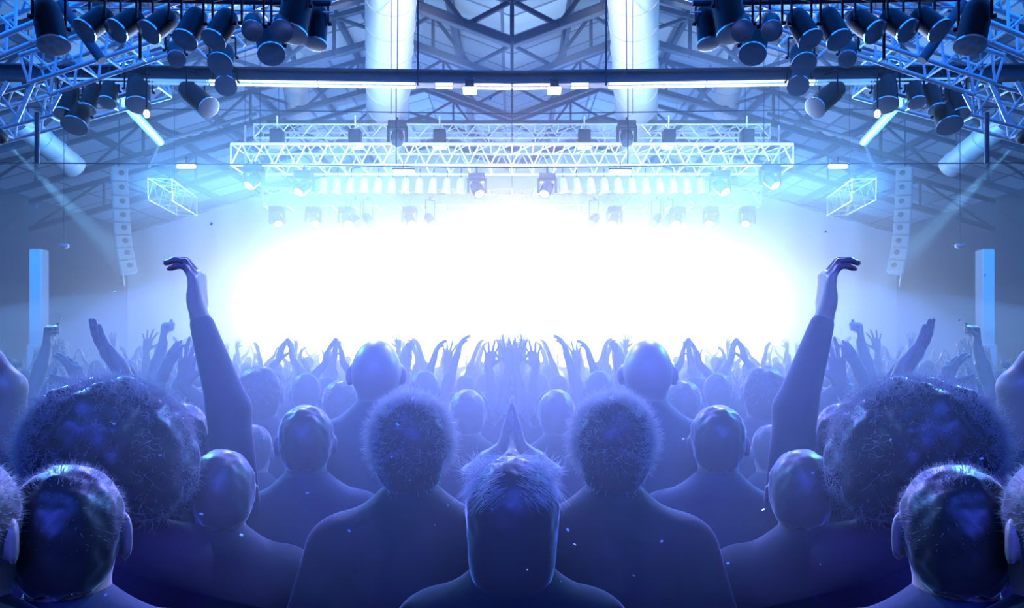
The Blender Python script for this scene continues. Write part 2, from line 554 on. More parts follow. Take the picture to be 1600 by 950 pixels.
for k, (x0, y0, x1, y1) in enumerate([(212, 92, 262, 78), (285, 80, 325, 62), (355, 88, 403, 72), (303, 72, 324, 92), (360, 46, 382, 72), (362, 54, 380, 45)]):
    brace(at(x0, y0, 11.6), at(x1, y1, 11.6), .028, 'bright rigging tube %s' % ['above the left half of the beam, lowest', 'behind the fourth dark lamp of the left row', 'under the round lamps of the left row', 'crossing down below the left middle lamps', 'slanting down beside the left round lamp', 'short and level near the left round lamp'][k])

# ---------------------------------------------------------------- stage deck, and the backdrop added for its glow
t = thing('stage', (0, 25, 0), 'raised black stage deck glowing in the white haze', 'stage')
MB().box((0, 25.5, 0.62), (17, 9, 0.16)).build('deck', M['stage'], t)
for x in range(-8, 9, 2):
    for y in (21.3, 29.5):
        MB().cyl((x, y, 0), (x, y, 0.56), 0.06, n=10).build('leg', M['stage'], t, True)
MB().box((0, 21.05, 0.3), (17, 0.05, 0.6)).build('front_skirt', M['stage'], t)
t = thing('glow_backdrop', (0, 30.4, 0.7), 'huge pale cloth backdrop added behind the stage to spread its white glow', 'backdrop')  # cloth added so the stage glow fades off softly
mb = MB()
vs, fs = [], []
N = 160
for k in range(N + 1):
    x = -16.6 + 33.2 * k / N
    yy = 30.4 + 0.05 * math.sin(k * 0.9)
    zt = roofz(x) - 0.45
    vs += [(x, yy, 0.7), (x, yy, zt), (x, yy + .03, 0.7), (x, yy + .03, zt)]
for k in range(N):
    a, b = k * 4, k * 4 + 4
    fs += [(a, b, b + 1, a + 1), (b + 2, a + 2, a + 3, b + 3), (a + 1, b + 1, b + 3, a + 3)]
mb.add(vs, fs).build('backdrop_cloth', M['cloth'], t, True)
MB().tube([(x, 30.4, roofz(x) - 0.42) for x in (-16.6, -RX, 0, RX, 16.6)], .05, 10).build('hanging_pipe', M['black'], t, True)

# ---------------------------------------------------------------- line array speakers
def line_array():
    t = thing('line_array_speaker', at(186, 262, 20), 'curved white line array speaker column hanging left of the stage', 'speaker')
    pxs = [(186.5, 262), (187, 285), (188, 307), (189, 328), (190, 349), (192, 369), (194, 389), (198, 408), (202, 428), (202, 447)]
    for k in range(8):
        x0, y0 = pxs[k]
        x1, y1 = pxs[k + 1]
        a, b = at(x0 + 0, y0, 20), at(x1, y1, 20)
        c = (a + b) / 2
        ang = math.atan2(b.x - a.x, a.z - b.z)
        rot = Matrix.Rotation(-ang, 3, 'Y') @ Matrix.Rotation(0.55, 3, 'Z')
        h = (a - b).length * 0.94
        cab = MB().box(c, (0.42, 0.42, h), rot).build('speaker_cabinet', M['speaker'], t)
        for dx in (0.0,):
            p = c + rot @ Vector((0.04, -0.215, 0.02))
            n = rot @ Vector((0, -1, 0))
            MB().lathe(p, n, [(0, 0.07), (0.012, 0.075), (0.02, 0.06)], 14).build('speaker_cone', M['speakercone'], cab, True)
    MB().tube([at(181, 256, 20), at(181, 300, 20), at(183, 352, 20), at(188, 404, 20), at(195, 448, 20)], 0.022, 6).build('rigging_rail', M['alu'], t)
    MB().cyl(at(186, -60, 20), at(186, 262, 20), 0.012, n=6).build('hoist_cable', M['black'], t)
    return t
mirror(line_array())

# lit pillars near the side walls
def pillar():
    a, b = at(65, 390, 19), at(61, 545, 19)
    t = thing('light_column', (b.x, 19, 0), 'tall pale column lit from below near the left wall', 'column')
    MB().box((b.x, 19, (a.z + 0.0) / 2), (0.34, 0.34, a.z)).build('column_shaft', M['white'], t)
    MB().box((b.x, 19, 1.0), (0.42, 0.42, 2.0)).build('column_base', M['white'], t)
    light('SPOT', 'column_uplight', (b.x + 0.1, 18.3, 1.6), (b.x, 19, 4.5), (0.100, 0.300, 1.000), 40, 0.05, spot=1.0, blend=1.0)
    return t
o = pillar(); mirror(o)
light('SPOT', 'column_uplight', (-o.location.x - 0.1, 18.3, 1.6), (-o.location.x, 19, 4.5), (0.100, 0.300, 1.000), 40, 0.05, spot=1.0, blend=1.0)

# ---------------------------------------------------------------- stage lamps
def par_can(px0, py0, px1, py1, d, rpx, label, hang=None, name='par_can', mirrored=True, group=None, rim=True, dd=0.25):
    """a hanging can lamp: its back at px0, py0, its open mouth at px1, py1"""
    a, b = at(px0, py0, d), at(px1, py1, d - dd)
    r = rpx / F * d
    c = (a + b) / 2
    ax = (b - a).normalized()
    L = (b - a).length
    t = thing(name, c, label, 'stage lamp', group)
    MB().lathe(a, ax, [(0, r * 0.30), (0.02, r * 0.55), (L * 0.12, r * 0.85), (L * 0.3, r * 0.98), (L * 0.55, r), (L * 0.94, r), (L * 0.95, r * 1.06), (L, r * 1.06), (L, r * 0.93), (L * 0.9, r * 0.9)], 28).build('can', M['black'], t, True)
    if rim:
        MB().lathe(b - ax * 0.012, ax, [(0, r * 1.02), (0.004, r * 1.09), (0.026, r * 1.09), (0.03, r * 1.0)], 28).build('rim', M['chrome'], t, True)
    MB().lathe(b - ax * 0.05, ax, [(0, r * 0.9), (0.01, r * 0.9), (0.02, r * 0.6), (0.024, r * 0.1)], 24).build('lens', M['lensdark'], t, True)
    # yoke: a U of flat bar round the can, hung from a clamp above
    hz = (hang if hang is not None else py0 - rpx * 1.3)
    top = at((px0 + px1) / 2 + 2, hz, d)
    sx = ax.cross(Vector((0, 0, 1)))
    sx = sx.normalized() if sx.length > 0.1 else Vector((1, 0, 0))
    mb = MB()
    j = [c + sx * (r * 1.12), c - sx * (r * 1.12)]
    tz = [Vector((q.x, q.y, max(q.z + r * 0.5, top.z - 0.05))) for q in j]
    for q, w in zip(j, tz): bar(mb, q, w, 0.022)
    bar(mb, tz[0], tz[1], 0.022)
    mb.build('yoke', M['black'], t)
    for q, sg in zip(j, (1, -1)):
        MB().cyl(q, q + sx * (0.04 * sg), 0.022, n=10).build('knob', M['black'], t)
    m_ = (tz[0] + tz[1]) / 2
    MB().cyl(m_, Vector((m_.x, m_.y, top.z + 0.05)), 0.026, n=10).build('clamp', M['black'], t)
    if mirrored: mirror(t)
    return t
M['lensdark'] = mat('dark_lens', (0.03, 0.04, 0.06), 0.08, coat=1.0)
D = 8.0
# pipe that carries the front row
for s in (-1, 1):
    sd = 'left' if s < 0 else 'right'
    a, b = at(800 + s * 282, 5, D + .1), at(800 + s * 700, -3, D + .1)
    t = thing('lamp_pipe', a, 'dark pipe with a bright lower edge carrying the %s lamp row' % sd, 'pipe')
    MB().cyl(a, b, 0.035, n=14).build('upper_pipe', M['steel'], t, True)
    MB().cyl(a + Vector((0, 0.1, -0.06)), b + Vector((0, 0.1, -0.06)), 0.012, n=10).build('lower_rod', M['alu'], t, True)
par_can(70, 2, 84, 70, 7.0, 21, 'largest dark lamp, pointing down in the far left of the row', -30, 'large_stage_lamp', dd=0.1)
par_can(171, 20, 132, 48, D, 17, 'dark can lamp with lit lower flank, first of the left row', 0)
par_can(219, 24, 182, 48, D, 17, 'dark can lamp with lit lower flank, second of the left row', 0)
par_can(269, 24, 233, 50, D, 17, 'dark can lamp with lit lower flank, third of the left row', 0)
par_can(312, 18, 289, 62, D, 17, 'steeply tipped dark can lamp, fourth of the left row', 0)
par_can(361, 20, 334, 62, D, 17, 'steeply tipped dark can lamp, fifth of the left row', 0)
par_can(396, 30, 394, 48, D, 14, 'round dark lamp seen end-on, sixth of the left row', 4, dd=.4)
par_can(444, 32, 440, 48, D, 15, 'round dark lamp seen end-on, beside the large left hood', 4, dd=.4)
par_can(470, -22, 455, 52, D, 23, 'large black hooded lamp near the inner end of left row', -30, 'large_stage_lamp', dd=.15)
par_can(498, 10, 493, 68, D + .3, 16, 'narrow dark lamp at the inner end of the left row', 0, dd=.1)
par_can(416, 48, 424, 84, D + .4, 19, 'dark lamp slung below the left row, with a lit spot', 6, dd=.2)
par_can(272, 72, 276, 92, D + 2.4, 12, 'small round dark lamp resting low behind the left beam', 60, dd=.4)
par_can(352, 78, 344, 100, D + 2.4, 17, 'dark lamp just above the beam, between left tubes', 60, dd=.3)
# lamps under the near beam
par_can(113, 132, 100, 178, 12.03, 14, 'dark can lamp with a bright lip below left beam, outermost', 114)
par_can(126, 168, 116, 196, 12.03, 17, 'dark can lamp lowest in the cluster below left beam', 114)
par_can(150, 128, 136, 170, 12.03, 12, 'slim dark can lamp second in the cluster below left beam', 114)
par_can(175, 126, 167, 160, 12.03, 12, 'slim dark can lamp third in the cluster below left beam', 114)
par_can(217, 120, 216, 164, 12.03, 17, 'upright dark lamp with round white lens below left beam', 114)
par_can(286, 134, 326, 168, 12.03, 16, 'dark lamp tilted toward the stage, alone below left beam', 114, dd=.2)
par_can(352, 116, 353, 134, 11.9, 15, 'dark lamp tucked half behind the left beam', 104, dd=.3)
c = at(229, 178, 10.9)
t = thing('glowing_bulb', c, 'small round glowing bulb below the upright left lamp', 'lamp')
MB().lathe(c - Vector((0, 0, .06)), (0, 0, 1), [(0, .01), (.02, .035), (.05, .045), (.09, .04), (.12, .02)], 16).build('bulb', M['lampwhite'], t, True)
MB().cyl(c + Vector((0, 0, .06)), at(229, 108, 10.9), 0.012, n=8).build('stem', M['black'], t)
mirror(t)

# moving heads on the stage trusses
TR_Z = {17.15: 6.38, 20.6: 6.12, 17.2: 6.9}
def moving_head(px, py, d, label, group=None, sc=1.0, tilt=0.5, lens='lens'):
    c = at(px, py, d)
    t = thing('moving_head_lamp', c, label, 'stage lamp', group)
    MB().box(c + Vector((0, 0, .24 * sc)), (.36 * sc, .3 * sc, .12 * sc)).build('base', M['black'], t)
    mb = MB()
    for s in (-1, 1): mb.box(c + Vector((s * .19 * sc, 0, .04 * sc)), (.05 * sc, .14 * sc, .34 * sc))
    mb.box(c + Vector((0, 0, .17 * sc)), (.4 * sc, .16 * sc, .06 * sc))
    mb.build('yoke', M['black'], t)
    MB().cyl(c + Vector((0, 0, .29 * sc)), Vector((c.x, c.y, max(c.z + .4 * sc, TR_Z[d]))), .025, n=8).build('clamp', M['black'], t)
    ax = Vector((math.sin(tilt) * .6, -.55, -.8)).normalized()
    MB().lathe(c - ax * .16 * sc, ax, [(0, .07 * sc), (.04 * sc, .12 * sc), (.2 * sc, .14 * sc), (.34 * sc, .12 * sc), (.36 * sc, .12 * sc)], 20).build('head', M['blackgloss'], t, True)
    MB().lathe(c + ax * .195 * sc, ax, [(0, .11 * sc), (.012 * sc, .10 * sc), (.02 * sc, .05 * sc)], 20).build('lens', M[lens], t, True)
    mirror(t)
    return t
moving_head(397, 281, 17.15, 'moving head lamp under the left end of the widest truss', sc=1.15, tilt=-.8)
moving_head(475, 291, 17.15, 'moving head lamp second along the widest truss, left', sc=1.15, tilt=-.8)
moving_head(745, 294, 17.15, 'moving head lamp near the centre of the widest truss, left', sc=1.1, tilt=.6)
moving_head(621, 213, 17.2, 'rounded dark moving head lamp in front of left duct end', sc=1.15, tilt=.1, lens='lensdark')
for px, nm in ((433, 'outer'), (490, 'second'), (541, 'middle'), (640, 'inner')):
    moving_head(px, 342, 20.6, 'pale moving head lamp below the third truss, left %s one' % nm, sc=1.1, tilt=.6)
for px, nm in ((556, 'outer'), (575, 'middle'), (672, 'inner')):
    par_can(px - 5, 336, px + 5, 350, 20.6, 7, 'pale can lamp below the third truss, left %s one' % nm, 312, dd=.3)
for px, nm in ((433, 'outer'), (555, 'middle'), (687, 'inner')):
    c = at(px, 216, 17.3)
    t = thing('hoist_motor', c, 'dark square hoist box on the upper truss, left %s one' % nm, 'hoist')
    MB().box(c, (.30, .26, .40)).build('hoist_body', M['black'], t)
    MB().box(c + Vector((0, 0, -.215)), (.34, .30, .03)).build('base_plate', M['chrome'], t)
    MB().cyl(c + Vector((0, 0, .2)), c + Vector((0, 0, .55)), .02, n=8).build('chain', M['alu'], t)
    mirror(t)
# cylindrical wash lamps in a row under the widest truss
for k in range(11):
    px = 506 + k * 21.5
    c = at(px, 290, 18.05)
    t = thing('wash_lamp', c, 'grey tube-shaped wash lamp under the widest truss, %s of the left row from outside' % ('first', 'second', 'third', 'fourth', 'fifth', 'sixth', 'seventh', 'eighth', 'ninth', 'tenth', 'eleventh')[k], 'stage lamp', 'tube wash lamps under the left half of the widest truss')
    MB().lathe(c + Vector((0, 0, .2)), (-.1, 0, -1), [(0, .05), (.03, .08), (.1, .1), (.36, .115), (.38, .12), (.38, .09)], 16).build('lamp_body', M['speaker'], t, True)
    MB().cyl(c + Vector((0, 0, .18)), c + Vector((0, 0, .44)), .016, n=8).build('clamp', M['black'], t)
    mirror(t)

# beam projector at the side wall
for s in (-1, 1):
    sd = 'left' if s < 0 else 'right'
    p = at(800 + s * 792, 221, 11.5)
    q = at(800 + s * 640, 375, 13.5)
    dr = (q - p).normalized()
    t = thing('beam_projector', p, 'small projector at the %s edge throwing a slanting beam' % sd, 'stage lamp')
    MB().lathe(p - dr * .35, dr, [(0, .05), (.05, .09), (.3, .1), (.34, .07)], 18).build('barrel', M['black'], t, True)
    MB().lathe(p - dr * .02, dr, [(0, .06), (.01, .05), (.015, .01)], 16).build('lens', M['lens'], t, True)
    MB().cyl(p - dr * .2, p - dr * .2 + Vector((0, 0, .6)), .02, n=8).build('hanger', M['black'], t)
    light('SPOT', 'projector_beam', p + dr * .08, q, (0.200, 0.600, 1.000), 45000, 0.02, spot=0.17, blend=0.6)
# small domed wall cameras that catch the light
c = at(100, 384, 15)
t = thing('dome_camera', c, 'small white dome hanging in the dark left of the speakers', 'dome')
MB().lathe(c, (0, 0, -1), [(-.04, .09), (0, .1), (.03, .09), (.06, .05), (.075, .01)], 18).build('dome', M['white'], t, True)
MB().cyl(c + Vector((0, 0, .04)), at(100, -40, 15), .006, n=6).build('hanging_wire', M['black'], t)
mirror(t)

# ---------------------------------------------------------------- haze in the hall and fog on the stage
o = MB().box((0, 20.6, 5.8), (33.6, 22.4, 11.4)).build('hall_haze', fogmat('haze_of_hall', HALL_DENS, (0.7, 0.85, 1.0), 0.7))
tag(o, 'thin haze filling the hall', 'haze', kind='stuff')
def ellipsoid(c, r, n=24, m=14):
    vs, fs = [], []
    for i in range(1, m):
        th = PI * i / m
        for k in range(n):
            a = 2 * PI * k / n
            vs.append((c[0] + r[0] * math.sin(th) * math.cos(a), c[1] + r[1] * math.sin(th) * math.sin(a), c[2] + r[2] * math.cos(th)))
    vs += [(c[0], c[1], c[2] + r[2]), (c[0], c[1], c[2] - r[2])]
    for i in range(m - 2):
        for k in range(n):
            a, b = i * n + k, i * n + (k + 1) % n
            fs.append((a, a + n, b + n, b))
    t_, b_ = len(vs) - 2, len(vs) - 1
    for k in range(n):
        fs.append((t_, k, (k + 1) % n))
        fs.append((b_, (m - 2) * n + (k + 1) % n, (m - 2) * n + k))
    return MB().add(vs, fs)
o = ellipsoid((0, 20.0, 5.0), (16.5, 9.0, 4.6)).build('upper_haze', fogmat('haze_of_trusses', 0.02, (0.95, 0.97, 1.0), 0.6), smooth=True)
tag(o, 'haze around the stage trusses', 'haze', kind='stuff')
for fc, fr, fd in (((0, 2.0, 1.70), (1.35, .95, .50), .16), ((0, 4.8, 1.8), (3.8, 2.6, 0.55), .07)):  # haze puffs added in place of lens veil on the near heads
  o = ellipsoid(fc, fr).build('added_front_veil', fogmat('veil_of_front_rows', fd, (0.9, 0.92, 1.0), 0.55), smooth=True)
  tag(o, 'puff of haze added as the pale lens veil over the middle rows', 'haze', kind='stuff')
for rz_, dn_ in ((.6, .010), (1.2, .011), (2.2, .007), (3.4, .006), (4.6, .006)):
  o = ellipsoid((0, 10.5 if rz_ < 3 else 15.0, 1.5), (14, 8.6 if rz_ < 3 else 5.5, rz_)).build('crowd_haze', fogmat('haze_of_crowd', dn_, (0.9, 0.94, 1.0), 0.75), smooth=True)
  tag(o, 'low veil of haze hanging over the crowd', 'haze', kind='stuff')
for cx, cy, cz, rx, ry, rz, dn in FOG:
    o = ellipsoid((cx, cy, cz), (rx, ry, rz)).build('stage_fog', fogmat('fog_of_stage', dn, (0.97, 0.98, 1.0), 0.5), smooth=True)
    tag(o, 'white stage fog glowing in front of the backdrop', 'fog', 'layers of stage fog', kind='stuff')

# ---------------------------------------------------------------- people: smooth distance-field bodies
def unit(v):
    v = np.asarray(v, float)
    return v / (np.linalg.norm(v) + 1e-9)

def rot_about(v, axis, ang):
    axis = unit(axis); v = np.asarray(v, float)
    return v * math.cos(ang) + np.cross(axis, v) * math.sin(ang) + axis * np.dot(axis, v) * (1 - math.cos(ang))

class Rc:     # tapered rod with round ends
    def __init__(s, a, b, r0, r1, k=.02):
        s.a, s.b, s.r0, s.r1, s.k = np.asarray(a, float), np.asarray(b, float), r0, r1, k
        R = max(r0, r1)
        s.lo, s.hi = np.minimum(s.a, s.b) - R, np.maximum(s.a, s.b) + R
    def f(s, P):
        ba = s.b - s.a
        h = np.clip(((P - s.a) @ ba) / max(ba @ ba, 1e-9), 0, 1)
        return np.linalg.norm(P - s.a - h[:, None] * ba, axis=1) - (s.r0 + (s.r1 - s.r0) * h)
    def grow(s, g): return Rc(s.a, s.b, s.r0 + g, s.r1 + g, s.k)

class El:     # ellipsoid, optional rotation matrix, optional carving
    def __init__(s, c, r, R=None, k=.02, cut=False, noise=0.0, ns=30.0):
        s.c, s.r, s.R, s.k, s.cut, s.noise, s.ns = np.asarray(c, float), np.asarray(r, float), R, k, cut, noise, ns
        m = max(r) + noise
        s.lo, s.hi = s.c - m, s.c + m
    def f(s, P):
        q = P - s.c
        if s.R is not None: q = q @ s.R
        k0 = np.linalg.norm(q / s.r, axis=1)
        k1 = np.linalg.norm(q / (s.r * s.r), axis=1)
        d = k0 * (k0 - 1) / np.maximum(k1, 1e-6)
        if s.noise:
            n = s.ns
            d = d + s.noise * (np.sin(P[:, 0] * n) * np.sin(P[:, 1] * n * 1.1 + 1) + .6 * np.sin(P[:, 2] * n * 1.3 + P[:, 0] * n * .7 + 2) * np.sin(P[:, 1] * n * 2.1) + .4 * np.sin(P[:, 0] * n * 2.7) * np.sin(P[:, 2] * n * 2.3))
        return d
    def grow(s, g): return El(s.c, s.r + g, s.R, s.k, s.cut, s.noise, s.ns)

def field(prims, P, reach):
    d = np.full(len(P), 1.0)
    for p in prims:
        m = np.all((P > p.lo - reach) & (P < p.hi + reach), axis=1)
        if not m.any(): continue
        v = p.f(P[m])
        o = d[m]
        if p.cut:
            h = np.clip(.5 - .5 * (o + v) / p.k, 0, 1)
            d[m] = o * (1 - h) - v * h + p.k * h * (1 - h)
        else:
            h = np.clip(.5 + .5 * (o - v) / p.k, 0, 1)
            d[m] = o * (1 - h) + v * h - p.k * h * (1 - h)
    return d
Rc.cut = False

def skin_mesh(name, prims, vox, clip=None):
    """surface nets over the blended field; clip = function(P) -> distance to intersect with"""
    lo = np.min([p.lo for p in prims if not p.cut], axis=0) - 3 * vox
    hi = np.max([p.hi for p in prims if not p.cut], axis=0) + 3 * vox
    C = 5
    nc = np.ceil((hi - lo) / (vox * C)).astype(int) + 1
    g = np.stack(np.meshgrid(*[np.arange(n) for n in nc], indexing='ij'), -1).reshape(-1, 3)
    cs = vox * C
    Pc = lo + (g + .5) * cs
    def ev(P, reach):
        d = field(prims, P, reach)
        if clip is not None: d = np.maximum(d, clip(P))
        return d
    dc = ev(Pc, cs * 2.2)
    near = np.abs(dc) < cs * 1.35
    n = nc * C
    Fd = np.repeat(np.repeat(np.repeat(dc.reshape(nc).astype(np.float32), C, 0), C, 1), C, 2)
    cells = g[near]
    off = np.stack(np.meshgrid(*[np.arange(C)] * 3, indexing='ij'), -1).reshape(-1, 3)
    idx = (cells[:, None, :] * C + off[None]).reshape(-1, 3)
    step = 400000
    for i in range(0, len(idx), step):
        q = idx[i:i + step]
        Fd[q[:, 0], q[:, 1], q[:, 2]] = ev(lo + (q + .5) * vox, cs)
    # crossings
    cid = np.full(n, -1, np.int64)
    acc = []
    quads = []
    edges = []
    for ax in range(3):
        a = [slice(None)] * 3; b = [slice(None)] * 3
        a[ax] = slice(0, -1); b[ax] = slice(1, None)
        A, B = Fd[tuple(a)], Fd[tuple(b)]
        cr = np.argwhere((A < 0) != (B < 0))
        if len(cr) == 0: continue
        o = [k for k in range(3) if k != ax]
        ok = (cr[:, o[0]] > 0) & (cr[:, o[1]] > 0)
        cr = cr[ok]
        va = A[cr[:, 0], cr[:, 1], cr[:, 2]].astype(float)
        vb = B[cr[:, 0], cr[:, 1], cr[:, 2]].astype(float)
        t = va / (va - vb)
        pos = cr.astype(float)
        pos[:, ax] += t
        c4 = []
        for (i, j) in ((-1, -1), (0, -1), (0, 0), (-1, 0)):
            q = cr.copy()
            q[:, o[0]] += i; q[:, o[1]] += j
            c4.append(np.ravel_multi_index(q.T, n))
        c4 = np.stack(c4, 1)
        flip = (va < 0) if ax != 1 else (va >= 0)
        c4[flip] = c4[flip][:, ::-1]
        edges.append((c4, pos))
    allc = np.concatenate([e[0] for e in edges])
    allp = np.concatenate([e[1] for e in edges])
    uq, inv = np.unique(allc.ravel(), return_inverse=True)
    cnt = np.bincount(inv)
    V = np.stack([np.bincount(inv, np.repeat(allp[:, k], 4)) / cnt for k in range(3)], 1)
    V = lo + (V + .5) * vox
    Q = inv.reshape(-1, 4)[:, ::-1]
    me = bpy.data.meshes.new(name)
    me.vertices.add(len(V)); me.vertices.foreach_set('co', V.astype(np.float32).ravel())
    me.loops.add(len(Q) * 4); me.loops.foreach_set('vertex_index', Q.astype(np.int32).ravel())
    me.polygons.add(len(Q))
    me.polygons.foreach_set('loop_start', np.arange(0, len(Q) * 4, 4, dtype=np.int32))
    me.polygons.foreach_set('use_smooth', np.ones(len(Q), bool))
    me.update(calc_edges=True)
    return me

def hand_prims(w, f, n, thumb_side, curl=(.2, .3, .2), spread=.10, thumb=(.75, .25), size=1.0, per=None):
    """w wrist, f towards the knuckles, n out of the palm; thumb_side +1/-1 picks the side of cross(f, n)"""
    f = unit(f); n = unit(np.asarray(n, float) - np.dot(n, f) * f)
    s = np.cross(f, n) * thumb_side
    z = size
    P = []
    offs = [.030, .0105, -.0095, -.028]
    reach = [.092, .096, .091, .082]
    lens = [(.044, .027, .023), (.049, .031, .024), (.045, .029, .023), (.035, .022, .020)]
    rad = [.0100, .0102, .0098, .0088]
    for k in range(4):
        a = w + s * (offs[k] * .55 * z)
        kn = w + f * (reach[k] * z) + s * (offs[k] * z)
        P.append(Rc(a + f * .008 * z, kn, .0165 * z, .0125 * z, .012))
    P.append(El(w + f * .03 * z + s * .022 * z + n * .008 * z, (.020 * z, .020 * z, .028 * z), np.stack([s, n, f], 1), .012))
    P.append(El(w + f * .03 * z - s * .016 * z + n * .006 * z, (.017 * z, .016 * z, .032 * z), np.stack([s, n, f], 1), .012))
    for k in range(4):
        p = w + f * (reach[k] * z) + s * (offs[k] * z)
        d = rot_about(f, n, 0)
        d = unit(f + s * ((1.5 - k) * spread))
        axis = np.cross(d, n)
        cc = curl if per is None else per[k]
        r = rad[k] * z
        for j in range(3):
            d = rot_about(d, axis, cc[j])
            q = p + d * lens[k][j] * z
            P.append(Rc(p, q, r, r * .92, .0045))
            p, r = q, r * .92
    p = w + f * .022 * z + s * .024 * z
    d = unit(f * (1 - thumb[0]) + s * thumb[0] + n * .25)
    for L, r in ((.046, .0145), (.034, .0118), (.027, .0105)):
        q = p + d * L * z
        P.append(Rc(p, q, r * z, r * .9 * z, .008))
        p = q
        d = unit(d * (1 - thumb[1]) + (f * .8 + n * .3) * thumb[1])
    return P

REST = {'el': (.27, -.02, 1.13), 'wr': (.27, .12, .90), 'f': (.0, .25, -1), 'n': (-1, 0, 0)}
def person_meshes(key, L=None, R=None, head_turn=0.0, head_tilt=(0, 0), vox=.006, wide=1.0, sleeve=.55, hair='short', legs=True, big_ears=1.0, build_shirt=True, collar=0.0):
    """returns dict of meshes in the person's own metres, 1.75 m tall; L and R give the arms"""
    skin, top = [], []
    W = wide
    torso = [El((0, 0, .95), (.165 * W, .115, .13), k=.04), El((0, .005, 1.10), (.148 * W, .105, .15), k=.05),
             El((0, .0, 1.28), (.172 * W, .118, .18), k=.06), Rc((-.145 * W, -.012, 1.405), (.145 * W, -.012, 1.405), .062, .062, .05),
             Rc((-.12 * W, -.015, 1.43), (0, -.012, 1.50), .045, .055, .05), Rc((.12 * W, -.015, 1.43), (0, -.012, 1.50), .045, .055, .05)]
    skin += torso
    top += [p.grow(.016) for p in torso]
    ct, st = math.cos(head_turn), math.sin(head_turn)
    Rz = np.array([[ct, -st, 0], [st, ct, 0], [0, 0, 1]])
    ax, ay = head_tilt
    Rx = np.array([[1, 0, 0], [0, math.cos(ax), -math.sin(ax)], [0, math.sin(ax), math.cos(ax)]])
    Ry = np.array([[math.cos(ay), 0, math.sin(ay)], [0, 1, 0], [-math.sin(ay), 0, math.cos(ay)]])
    H = Ry @ Rx @ Rz
    piv = np.array([0, 0, 1.555])
    def hp(x, y, z): return piv + H @ (np.array([x, y, z]) - piv)
    headR = H
    skin.append(Rc((0, -.014, 1.43), hp(0, -.004, 1.585), .060, .057, .035))
    skin += [El(hp(0, 0, 1.655), (.077, .097, .097), headR, .02), El(hp(0, -.035, 1.64), (.068, .065, .07), headR, .03),
             El(hp(0, .035, 1.592), (.056, .064, .068), headR, .03), El(hp(0, .082, 1.552), (.022, .018, .016), headR, .02),
             El(hp(0, .088, 1.672), (.05, .014, .012), headR, .015), Rc(hp(0, .096, 1.652), hp(0, .118, 1.618), .009, .0135, .01),
             El(hp(0, .108, 1.612), (.017, .01, .008), headR, .006), El(hp(.03, .088, 1.648), (.013, .011, .009), headR, .006), El(hp(-.03, .088, 1.648), (.013, .011, .009), headR, .006),
             El(hp(0, .094, 1.590), (.024, .01, .005), headR, .005), El(hp(0, .092, 1.579), (.021, .01, .006), headR, .005)]
    for sg in (-1, 1):
        b = big_ears
        skin.append(El(hp(sg * .083, -.010, 1.638), (.0085, .021 * b, .034 * b), headR @ np.array([[math.cos(sg * .45), -math.sin(sg * .45), 0], [math.sin(sg * .45), math.cos(sg * .45), 0], [0, 0, 1]]), .008))
        skin.append(El(hp(sg * .094, .0, 1.64), (.006, .010, .018), headR, .004, cut=True))
    for sg, A in ((-1, L), (1, R)):
        A = A or {}
        A = {**REST, **A}
        m = np.array([sg, 1, 1]) if A is not None and 'el' in REST and A.get('world') is None else np.array([1, 1, 1])
        el, wr, f, n = [np.asarray(A[q], float) * m for q in ('el', 'wr', 'f', 'n')]
        sh = np.array([sg * .18 * W, -.012, 1.405])
        if el[2] > 1.5: sh = sh + np.array([-sg * .015, 0, .05])
        skin += [Rc(sh, el, .055, .042, .04), Rc(el, el * .45 + wr * .55, .043, .038 * A.get('fr', 1), .02), Rc(el * .45 + wr * .55, wr, .036 * A.get('fr', 1), .026 * A.get('fr', 1), .02)]
        sl = A.get('sleeve', sleeve)
        if sl > 0:
            if sl <= 1:
                top += [Rc(sh, sh + (el - sh) * sl, .070, .064, .04)]
            else:
                e2 = el + (wr - el) * (sl - 1)
                top += [Rc(sh, el, .070, .058, .04), Rc(el, e2, A.get('fat', .058), A.get('cuff', .044), .02)]
        hd = A.get('hand', {})
        ts = sg * -1 if not A.get('flip') else sg
        skin += hand_prims(wr + unit(f) * .01, f, n, hd.get('ts', ts), hd.get('curl', (.15, .25, .15)), hd.get('spread', .1), hd.get('thumb', (.6, .3)), hd.get('size', 1.0), hd.get('per'))
    trou = []
    for sg in (-1, 1):
        hip, kn, an = (sg * .088, 0, .92), (sg * .10, .015, .50), (sg * .105, -.015, .09)
        lg = [Rc(hip, kn, .085, .055, .03), Rc(kn, (sg * .1, -.025, .33), .054, .056, .03), Rc((sg * .1, -.025, .33), an, .054, .036, .03)]
        skin += lg + [Rc((sg * .105, -.03, .045), (sg * .115, .12, .032), .038, .028, .02)]
        trou += [p.grow(.018) for p in lg]
    trou += [El((0, 0, .95), (.178 * W, .128, .12), k=.04)]
    shoes = []
    for sg in (-1, 1):
        shoes += [Rc((sg * .105, -.035, .05), (sg * .118, .145, .038), .046, .036, .02), El((sg * .105, -.03, .09), (.048, .055, .05), k=.02)]
    out = {}
    out['body'] = skin_mesh(key + '_body', skin, vox)
    zc = .86
    out['shirt'] = skin_mesh(key + '_shirt', top, vox * 1.6, clip=lambda P: zc - P[:, 2])
    out['trousers'] = skin_mesh(key + '_trousers', trou, .014, clip=lambda P: np.maximum(P[:, 2] - .99, .07 - P[:, 2]))
    out['shoes'] = skin_mesh(key + '_shoes', shoes, .014, clip=lambda P: .003 - P[:, 2])
    out['hp'] = hp
    out['H'] = headR
    return out

